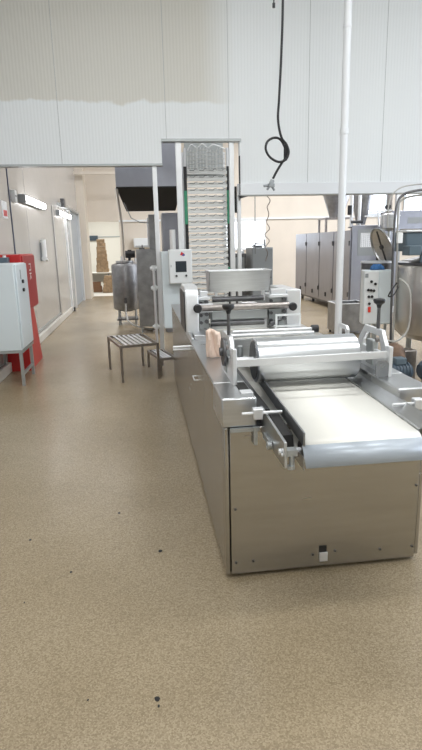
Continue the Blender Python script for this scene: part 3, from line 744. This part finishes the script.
m = MB(); m.cyl((TX - .02, TY - .27, .50), (TX - .02, TY - .38, .50), .035); m.cyl((TX - .02, TY - .34, .48), (TX - .02, TY - .34, .58), .03); m.build('valve', DARKST, t)
m = MB(); m.tube([(TX - .02, TY - .36, .48), (TX - .03, TY - .40, .3), (TX + .0, TY - .5, .14), (TX + .12, TY - .65, .05), (TX + .32, TY - .85, .02), (TX + .5, TY - 1.1, .02)], .018); m.build('drain_hose', HOSE, t)
m = MB(); m.box(TX - .22, TX + .22, TY - .22, TY + .22, .10, .13); m.build('lower_frame', DARKST, t)

# ------------------------------------------------------------------ between tower and oven
t = thing('grey_cabinet', (2.23, 10.3, 0), 'plain grey upright cabinet behind the hopper with loose gear on top', 'cabinet')
B(2.03, 2.42, 10.0, 10.6, 0, 1.52).build('body', GREYP, t, bevel=.005)
B(2.04, 2.41, 9.985, 10.0, .06, 1.50).build('door', GREYP, t, bevel=.004)
MB().cyl((2.37, 9.97, .98), (2.37, 9.985, .98), .014).build('knob', BLACK, t)
t = thing('tool_pile', (2.2, 10.2, 1.52), 'loose metal tools heaped on the plain grey cabinet', 'tools')
m = MB(); m.tube([(2.06, 10.2, 1.535), (2.15, 10.15, 1.60), (2.26, 10.2, 1.58), (2.35, 10.25, 1.54)], .013); m.build('bent_rod', ALU, t)
m = MB(); m.box(2.10, 2.24, 10.1, 10.25, 1.52, 1.56); m.cyl((2.32, 10.2, 1.52), (2.30, 10.2, 1.66), .012); m.build('holder', DARKST, t)
t = thing('dark_control_unit', (1.8, 10.4, 0), 'dark steel unit left of the plain grey cabinet', 'cabinet')
B(1.62, 1.96, 10.2, 10.8, 0, 1.42).build('body', DARKST, t, bevel=.006)
B(1.72, 1.92, 10.19, 10.2, 1.1, 1.35).build('panel', GREYP, t); B(1.84, 1.93, 10.25, 10.5, 1.42, 1.47).build('top_box', ALU, t, bevel=.005)
t = thing('hanging_rod', (1.56, 8.2, 1.5), 'thin steel rod hanging down right of the tray tower', 'rod')
MB().cyl((1.66, 7.95, 1.45), (1.66, 7.95, 2.4), .006).build('rod', DARKST, t)
B(1.62, 1.70, 7.83, 7.97, 2.38, 2.41).build('clip', ALU, t)
t = thing('coiled_cord', (1.86, 7.95, 1.3), 'coiled spring cord hanging from the partition above the hopper', 'cord')
pp = []
for i in range(200):
    u = i / 199; z = 2.36 - 1.02 * u; a = u * 2 * PI * 5.5
    rr = .022 + .012 * math.sin(a * .31 + 1)
    pp.append((1.86 - .03 * u + rr * math.cos(a) * (1 if u > .08 else u / .08), 7.95 + .02 * math.sin(a), z))
MB().tube(pp, .006, n=6).build('coil', WIREB, t)
B(1.83, 1.89, 7.83, 7.97, 2.36, 2.39).build('clip', ALU, t)
# hanging black cable with loop knot
t = thing('hanging_cable', (1.13, 4.5, 2.0), 'black power cable with a loop knot and bare plug hanging before the partition', 'cable')
def P(x, z, y=4.5): return (x, y, z)
kp = [P(1.16, 5.5), P(1.163, 4.4), P(1.160, 3.4), P(1.150, 3.0), P(1.135, 2.70), P(1.127, 2.54), P(1.151, 2.411, 4.49), P(1.191, 2.352, 4.48), P(1.207, 2.292, 4.47), P(1.183, 2.239, 4.47), P(1.127, 2.224, 4.48), P(1.063, 2.262, 4.50), P(1.031, 2.322, 4.51), P(1.047, 2.382, 4.52), P(1.103, 2.411, 4.53), P(1.151, 2.396, 4.52), P(1.188, 2.329, 4.51), P(1.190, 2.262, 4.50), P(1.159, 2.217, 4.50), P(1.119, 2.157, 4.5), P(1.087, 2.10, 4.5)]
MB().tube(smooth(kp), .0095, n=10).build('cord', RUBBER, t)
m = MB(); m.cyl((1.188, 4.485, 2.35), (1.185, 4.49, 2.235), .017, .014); m.build('knot_tape', RUBBER, t)
m = MB(); m.cyl((1.085, 4.5, 2.09), (1.072, 4.5, 2.06), .016, .020, n=12); m.box(1.045, 1.095, 4.48, 4.52, 2.035, 2.062, rz=.3); m.cyl((1.06, 4.5, 2.05), (1.01, 4.49, 2.045), .010); m.cyl((1.075, 4.5, 2.045), (1.10, 4.5, 2.01), .009); m.cyl((1.06, 4.5, 2.045), (1.04, 4.5, 2.015), .009)
m.build('plug', GREYP, t, bevel=.002)
t = thing('cable_end', (1.105, 4.5, 3.33), 'short dark cable end hanging at the top edge of the picture', 'cable')
MB().cyl((1.09, 4.5, 3.33), (1.10, 4.5, 5.5), .005).build('wire', RUBBER, t); MB().cyl((1.09, 4.5, 3.315), (1.09, 4.5, 3.345), .011).build('ferrule', BLACK, t)

# ------------------------------------------------------------------ tunnel oven
t = thing('tunnel_oven', (5.1, 13.7, 0), 'long tunnel oven clad in grey steel doors on the right', 'oven')
OY = [11.55, 12.60, 13.63, 14.74, 15.8]
B(4.53, 5.60, 11.57, 15.78, .16, 1.82).build('body', OVENST, t)
for a, c in zip(OY, OY[1:]):
    d = B(4.50, 4.53, a + .02, c - .02, .20, 1.82 if a > 12.7 or 1 else 1.8).build('door', OVENST, t, bevel=.006)
    m = MB()
    for z in (.45, 1.55): m.cyl((4.49, a + .03, z - .05), (4.49, a + .03, z + .05), .018, n=10)
    m.build('hinge', DARKST, d)
    B(4.485, 4.50, (a + c) / 2 - .06, (a + c) / 2 + .02, .28, .38).build('latch', BLACK, d)
for y in (11.8, 13.2, 14.6, 15.6):
    for x in (4.65, 5.5): B(x, x + .06, y, y + .06, 0, .16).build('foot', DARKST, t)
B(4.60, 5.58, 11.65, 15.7, .10, .16).build('underframe', DARKST, t)
fpn = B(4.53, 5.60, 11.54, 11.57, .20, 1.92).build('end_panel', OVENST, t, bevel=.006)
m = MB(); m.ring([(4.66, 11.53, 1.28), (5.25, 11.53, 1.28), (5.25, 11.53, 1.84), (4.66, 11.53, 1.84)], [(4.72, 11.53, 1.46), (5.19, 11.53, 1.46), (5.19, 11.53, 1.76), (4.72, 11.53, 1.76)], (0, .012, 0)); m.build('vent_frame', GREYP, fpn)
B(4.72, 5.19, 11.534, 11.54, 1.46, 1.76).build('vent_sheet', ALU, fpn)
m = MB()
for i in range(10):
    for k in range(7): m.cyl((4.745 + i * .046, 11.530, 1.485 + k * .042), (4.745 + i * .046, 11.535, 1.485 + k * .042), .008, n=6)
m.build('vent_holes', DARKST, fpn)
B(5.10, 5.35, 11.51, 11.54, 1.10, 1.36).build('opening', BLACKM, fpn)
# hood and frame on the oven
t = thing('exhaust_duct', (5.05, 14.1, 1.77), 'tapered steel exhaust duct on a frame over the tunnel oven', 'duct')
m = MB(); m.lathe((5.08, 14.1, 2.19), [(.17, 0), (.18, .05), (.36, .60), (.38, 1.3)], n=28); m.build('duct_cone', TANKST, t)
m = MB()
for x in (4.70, 5.38):
    for y in (13.8, 14.35): m.box(x, x + .05, y, y + .05, 1.821, 2.16)
m.box(4.70, 5.43, 13.8, 14.40, 2.15, 2.19); m.build('support_frame', BROWNST, t)
t = thing('exhaust_pipe', (4.75, 11.9, 1.88), 'pair of upright polished pipes at the near end of the oven', 'pipe')
for x in (4.62, 4.80):
    MB().cyl((x, 11.85, 1.88), (x, 11.85, 3.6), .035, n=16).build('pipe', ALU, t)
MB().lathe((5.02, 12.3, 1.95), [(.10, 0), (.11, .06), (.24, .58), (.26, 1.3)], n=24).build('side_cone', TANKST, t)
m = MB(); m.cyl((4.58, 11.85, 2.15), (4.58, 11.85, 2.35), .05); m.cyl((4.60, 11.80, 2.0), (4.86, 11.8, 2.0), .03); m.build('damper', BLACK, t)
B(4.57, 4.86, 11.8, 11.9, 1.872, 1.90).build('base', DARKST, t)
t = thing('overhead_duct', (6.2, 12.2, 1.8), 'horizontal grey sheet metal duct behind the big kettle', 'duct')
B(5.62, 7.8, 12.0, 12.6, 1.82, 2.23).build('duct_box', OVENST, t, bevel=.01)
for x in (5.82, 7.68):
    for y in (12.05, 12.5): B(x, x + .06, y, y + .06, 0, 1.82).build('leg', TRIMG, t)
m = MB(); m.box(6.0, 6.35, 11.995, 12.0, 1.95, 2.08); m.build('stencil_plate', GREYP, t)
t = thing('overhead_beam', (5.5, 11.8, 1.9), 'grey steel upright with a dark bracket beside the overhead duct', 'frame')
B(5.44, 5.53, 11.82, 11.9, 1.88, 3.4).build('upright', BROWNST, t); B(5.57, 5.66, 11.7, 11.78, 0, 3.4).build('upright', ALU, t)
B(4.9, 5.7, 11.74, 11.80, 2.10, 2.13).build('crossbar', ALU, t); MB().cyl((5.40, 11.8, 2.30), (5.40, 11.7, 2.30), .05).build('pulley', BLACK, t)
t = thing('header_tank', (5.45, 11.2, 0), 'small round steel header tank on a stand left of the overhead duct', 'tank')
m = MB(); m.lathe((5.20, 11.2, 0), [(.06, 1.78), (.17, 1.84), (.18, 2.10), (.12, 2.14), (0, 2.15)], n=28); m.build('vessel', STEEL, t)
m = MB(); m.cyl((5.20, 11.2, 0), (5.20, 11.2, 1.80), .03); m.cyl((5.2, 11.2, 0), (5.2, 11.2, .02), .14); m.build('stand', TRIMG, t)
# steel bin
t = thing('steel_bin', (3.6, 9.2, 0), 'dark rectangular steel bin on the floor right of the white pipe', 'bin')
m = MB(); m.ring([(3.32, 9.0, .06), (3.86, 9.0, .06), (3.86, 9.5, .06), (3.32, 9.5, .06)], [(3.34, 9.02, .06), (3.84, 9.02, .06), (3.84, 9.48, .06), (3.34, 9.48, .06)], (0, 0, .48)); m.box(3.32, 3.86, 9.0, 9.5, .05, .065); m.build('tub', TANKST, t)
m = MB(); m.ring([(3.31, 8.99, .54), (3.87, 8.99, .54), (3.87, 9.51, .54), (3.31, 9.51, .54)], [(3.34, 9.02, .54), (3.84, 9.02, .54), (3.84, 9.48, .54), (3.34, 9.48, .54)], (0, 0, .012)); m.build('rim', ALU, t)
for x in (3.36, 3.82):
    for y in (9.05, 9.45): MB().cyl((x, y, 0), (x, y, .055), .02).build('foot', BLACK, t)

# ------------------------------------------------------------------ right: kettles and control box
t = thing('control_box', (2.97, 6.75, 0), 'white control box with buttons and a red switch in front of the small kettle', 'control box')
cb = B(2.79, 3.15, 6.66, 6.88, .54, 1.23).build('body', CABW, t, bevel=.008)
B(2.795, 2.97, 6.650, 6.66, .55, 1.22).build('door', WPAINT, cb, bevel=.004)
B(2.977, 3.145, 6.650, 6.66, .55, 1.22).build('side_cover', CABW, cb, bevel=.004)
for x, z, mt in ((2.85, 1.06, BLACK), (2.90, 1.03, BLACK), (2.815, .955, BLACK), (2.85, .95, BLACK), (2.885, .945, BLACK), (2.825, .87, BLACK), (2.865, .87, BLACK), (2.835, .78, BLACK)):
    MB().cyl((x + .03, 6.65, z + .03), (x + .03, 6.634, z + .03), .017, n=14).build('button', mt, cb)
B(2.85, 2.885, 6.632, 6.65, .70, .77).build('switch', REDB, cb, bevel=.004)
MB().box(2.80, 2.84, 6.648, 6.651, 1.14, 1.19).build('tag', GREYP, cb)
m = MB(); m.cyl((2.97, 6.78, 0), (2.97, 6.78, .54), .03); m.cyl((2.97, 6.78, 0), (2.97, 6.78, .015), .14, n=20); m.build('stand', TRIMG, t)
t.rotation_euler.z = R(-12); t.location.x += .035
t = thing('blue_rag', (2.99, 6.75, 1.23), 'crumpled blue rag lying on top of the white control box', 'rag')
g = []
for i in range(10):
    row = []
    for j in range(8):
        u, v = i / 9, j / 7; e = min(u, 1 - u, v, 1 - v)
        row.append((2.93 + .16 * u, 6.70 + .13 * v, 1.234 + min(.05, e * .3) * (1 + .4 * math.sin(13 * u + 7 * v))))
    g.append(row)
MB().quads(g).build('cloth', BLUECL, t, solid=.006)
# small kettle with open lid
KX, KY = 3.20, 7.22
t = thing('small_kettle', (KX, KY, 0), 'small steel kettle with its round lid tilted open behind the control box', 'kettle')
m = MB(); m.lathe((KX, KY, 0), [(.08, .50), (.19, .62), (.205, .70), (.205, 1.30), (.19, 1.30), (.185, .8), (0, .70)], n=36); m.build('bowl', DARKST, t)
m = MB(); m.lathe((KX, KY, 0), [(.19, 1.30), (.215, 1.30), (.215, 1.325), (.19, 1.325), (.19, 1.30)], n=40); m.build('rim', ALU, t)
for k in range(3):
    a = R(90 + 120 * k); MB().cyl((KX + .15 * math.cos(a), KY + .15 * math.sin(a), 0), (KX + .15 * math.cos(a), KY + .15 * math.sin(a), .62), .02).build('leg', TRIMG, t)
ax = Vector((-.93, -.08, -.37)).normalized(); cc = Vector((3.335, 7.36, 1.51))
m = MB(); m.lathe(cc, [(0, -.06), (.14, -.052), (.255, -.01), (.275, 0), (.275, .018), (.258, .018), (.25, 0), (.13, -.04), (0, -.048)], n=40, axis=tuple(ax)); ld = m.build('lid', STEEL, t)
u = ax.cross(Vector((0, 0, 1))).normalized(); v = ax.cross(u)
m = MB(); m.cyl(cc + ax * .015 - v * .23, cc + ax * .015 + v * .23, .012); m.cyl(cc + ax * .0, cc + ax * .035, .03); m.build('lid_brace', DARKST, ld)
m = MB(); m.tube([(3.40, 7.42, 1.31), (3.44, 7.44, 1.40), (3.40, 7.42, 1.52)], .014); m.cyl((3.24, 7.3, 1.78), (3.22, 7.3, 1.98), .010); m.cyl((3.10, 7.3, 1.97), (3.42, 7.3, 1.99), .010); m.build('lid_hinge', ALU, ld)
# big kettle
BX, BY = 3.80, 6.45
t = thing('large_kettle', (BX, BY, 0), 'large brushed steel kettle with an agitator frame at the right edge', 'kettle')
m = MB(); m.lathe((BX, BY, 0), [(.20, .30), (.54, .40), (.60, .46), (.612, .52), (.612, 1.27), (.60, 1.30), (.56, 1.31)], n=56); m.build('vessel', mat('kettle_steel', (.60, .57, .53), .30, 1., rvar=.05), t)
m = MB(); m.lathe((BX, BY, 0), [(.54, 1.30), (.625, 1.30), (.625, 1.325), (.56, 1.34), (.54, 1.33)], n=56); m.build('rim', DARKST, t)
m = MB(); m.lathe((BX, BY, 0), [(.55, 1.33), (.54, 1.35), (.30, 1.40), (0, 1.41)], n=40); m.build('lid', TANKST, t)
for k in range(4):
    a = R(45 + 90 * k + 8); MB().cyl((BX + .42 * math.cos(a), BY + .42 * math.sin(a), 0), (BX + .42 * math.cos(a), BY + .42 * math.sin(a), .42), .035).build('leg', TRIMG, t)
m = MB(); m.box(3.14, 4.3, 6.28, 6.62, 1.46, 1.68); ag = m.build('agitator_beam', SLATEP, t, bevel=.02)
m = MB(); m.box(3.12, 4.32, 6.26, 6.64, 1.68, 1.71); m.build('beam_cover', ALU, ag, bevel=.01)
m = MB(); m.box(3.05, 3.20, 6.02, 6.20, 1.42, 1.53); m.cyl((3.20, 6.11, 1.47), (3.29, 6.11, 1.47), .045); m.cyl((3.25, 6.11, 1.45), (3.25, 6.11, 1.33), .02); m.build('gear_motor', SLATEP, t, bevel=.01)
m = MB(); m.cyl((3.60, 6.45, 1.39), (3.60, 6.45, 1.52), .05); m.cyl((3.95, 6.45, 1.39), (3.95, 6.45, 1.52), .07); m.build('agitator_post', SLATEP, t)
B(2.955, 3.015, 6.12, 6.16, 1.56, 1.68).build('white_plate', PAPER, t, bevel=.004)
m = MB(); m.tube(smooth([(3.02, 6.3, .35), (3.00, 6.3, 1.0), (2.99, 6.3, 1.6), (3.00, 6.3, 1.95), (3.08, 6.3, 2.11), (3.35, 6.3, 2.165), (3.7, 6.3, 2.18), (4.0, 6.3, 2.16), (4.1, 6.3, 1.9), (4.1, 6.35, 1.7)]), .015, n=10); m.build('frame_hoop', DARKST, t)
m = MB(); m.tube(smooth([(3.07, 6.35, .35), (3.07, 6.35, 1.3), (3.05, 6.35, 1.9), (3.10, 6.35, 2.06), (3.40, 6.35, 2.11), (3.9, 6.35, 2.11)]), .012, n=8); m.tube(smooth([(2.95, 6.4, 1.75), (2.96, 6.4, 2.05), (3.10, 6.4, 2.20), (3.45, 6.4, 2.24)]), .008, n=6); m.build('clear_hose', HOSE, t)
m = MB(); m.tube(smooth([(3.04, 6.2, 1.15), (3.11, 6.1, 1.05), (3.15, 6.1, .8), (3.13, 6.1, .55), (3.01, 6.1, .42), (2.89, 6.15, .42)]), .012, n=8); m.build('loop_hose', HOSE, t)
m = MB(); m.tube(smooth([(3.01, 6.2, 1.10), (2.93, 6.15, 1.03), (2.89, 6.15, .95), (2.96, 6.15, .97), (3.03, 6.2, 1.05)]), .009, n=8); m.build('black_cable', RUBBER, t)
m = MB(); m.box(2.95, 3.11, 6.27, 6.37, .0, .35); m.build('hoop_foot', BROWNST, t, bevel=.01)
# motors low right
def motor(x, y, z, l, r, label, rz_=0):
    t = thing('pump_motor', (x, y, 0), label, 'motor', 'blue grey pump motors below the large kettle')
    m = MB(); m.lathe((x - l / 2, y, z), [(0, 0), (r * .7, 0), (r, .03), (r, l - .03), (r * .7, l), (0, l)], n=28, axis=(1, 0, 0)); m.build('motor_body', MOTORB, t)
    m = MB()
    for i in range(6): xx = x - l / 2 + .05 + i * (l - .1) / 5; m.lathe((xx - .004, y, z), [(r, 0), (r + .010, 0), (r + .010, .008), (r, .008)], n=28, axis=(1, 0, 0))
    m.build('cooling_fins', MOTORB, t)
    B(x - .06, x + .06, y - .06, y + .06, z + r - .01, z + r + .06).build('terminal_box', SLATEP, t, bevel=.008)
    m = MB(); m.box(x - l * .35, x + l * .35, y - r, y + r, 0, .02); m.box(x - l * .3, x + l * .3, y - .04, y + .04, .02, z - r + .02); m.build('foot', DARKST, t)
motor(2.72, 5.45, .20, .28, .10, 'blue-grey pump motor on the floor nearest to the belt machine')
motor(3.10, 5.45, .20, .28, .10, 'blue-grey pump motor at the right picture edge below the large kettle')
t = thing('brown_gearbox', (2.95, 5.95, 0), 'brown rusty gearbox under the front of the large kettle', 'gearbox')
m = MB(); m.lathe((2.85, 5.85, 0), [(.13, 0), (.13, .30), (.10, .40), (.04, .44)], n=24); m.build('housing', mat('rusty_casting', (.20, .13, .09), .6, .3, var=.3, vscale=20), t)
B(2.95, 3.10, 5.78, 5.95, .0, .36).build('bracket', BROWNST, t, bevel=.01)
t = thing('floor_hose', (2.6, 4.6, 0), 'pale thick hose running behind the machine towards the right edge', 'hose')
m = MB(); m.tube(smooth([(1.75, 4.9, .45), (2.0, 4.6, .42), (2.3, 4.3, .35), (2.6, 4.1, .22), (3.0, 4.0, .06), (3.6, 3.9, .03)]), .022, n=10); m.tube([(1.75, 4.9, .45), (1.75, 4.95, .2), (1.75, 5.0, .02)], .022); m.build('tube', HOSE, t)

# dirt bits on floor: small dark flakes, one object
m = MB()
for x, y, s in ((.021, 2.636, .013), (-.434, 2.515, .008), (-.215, 3.107, .010), (-.025, 1.654, .010), (-.704, 2.871, .009), (-.02, 1.62, .006), (-.274, 1.687, .004), (-.9, 5.1, .006), (-.62, 2.3, .004)):
    pts = [(x + s * random.uniform(.6, 1.2) * math.cos(a), y + s * 1.2 * random.uniform(.6, 1.2) * math.sin(a), 0.0) for a in [2 * PI * k / 7 for k in range(7)]]
    m.prism(pts, (0, 0, .0015))
tag(m.build('dirt_flecks', BLACKM), 'small dark flecks of dirt scattered on the beige floor', 'dirt', kind='stuff')

# ------------------------------------------------------------------ lights
def area(name, loc, rot, sx, sy, power, col=(1, 1, 1)):
    l = bpy.data.lights.new(name, 'AREA'); l.shape = 'RECTANGLE'; l.size = sx; l.size_y = sy; l.energy = power; l.color = col
    o = bpy.data.objects.new(name, l); C.objects.link(o); o.location = loc; o.rotation_euler = rot; return o
for x, y in ((-.6, .6), (2.6, .6), (-.6, 3.9), (2.6, 3.9), (5.8, 3.9), (5.8, .6), (1, -2.2)):
    area('tube_light', (x, y, 5.3), (0, 0, 0), 1.8, .35, 95, (.97, 1, 1.03))
for x, y, p in ((-1, 10.5, 50), (2.6, 10.5, 190), (6.4, 10.5, 160), (-1, 15, 50), (3.4, 14.2, 340), (6.4, 15, 200)):
    area('tube_light', (x, y, 5.3), (0, 0, 0), 1.8, .35, p, (.98, 1, 1.05))
area('far_room_light', (-1.3, 21, 3.1), (0, 0, 0), 1.8, 1.8, 150, (.98, 1, 1.0))
area('window_daylight', (10.9, 12.5, 2.8), (0, R(90), 0), 2.2, 9, 450, (.86, .94, 1.08))
area('hall_daylight', (10.9, 3.0, 3.0), (0, R(90), 0), 2.2, 7, 420, (.82, .93, 1.1))

w = bpy.data.worlds.new('world'); bpy.context.scene.world = w; w.use_nodes = True
w.node_tree.nodes['Background'].inputs[0].default_value = (.75, .85, 1, 1); w.node_tree.nodes['Background'].inputs[1].default_value = .4

# ------------------------------------------------------------------ camera
f_px = 542.0; psi, th, roll = R(6.936), R(13.557), R(1.4)
R0 = Vector((math.cos(psi), -math.sin(psi), 0)); F = Vector((math.sin(psi) * math.cos(th), math.cos(psi) * math.cos(th), -math.sin(th)))
U0 = R0.cross(F); Uv = U0 * math.cos(roll) + R0 * math.sin(roll); Rv = R0 * math.cos(roll) - U0 * math.sin(roll)
cam = bpy.data.cameras.new('camera'); co = bpy.data.objects.new('camera', cam); C.objects.link(co)
M = Matrix(((Rv.x, Uv.x, -F.x, 0), (Rv.y, Uv.y, -F.y, 0), (Rv.z, Uv.z, -F.z, 1.6), (0, 0, 0, 1)))
co.matrix_world = M
cam.sensor_fit = 'VERTICAL'; cam.sensor_height = 36; cam.lens = 36 * f_px / 750; cam.clip_start = .02
sc = bpy.context.scene; sc.camera = co
vs = sc.view_settings; vs.view_transform = 'Standard'; vs.look = 'None'; vs.gamma = 1; vs.use_curve_mapping = False; vs.exposure = -.56
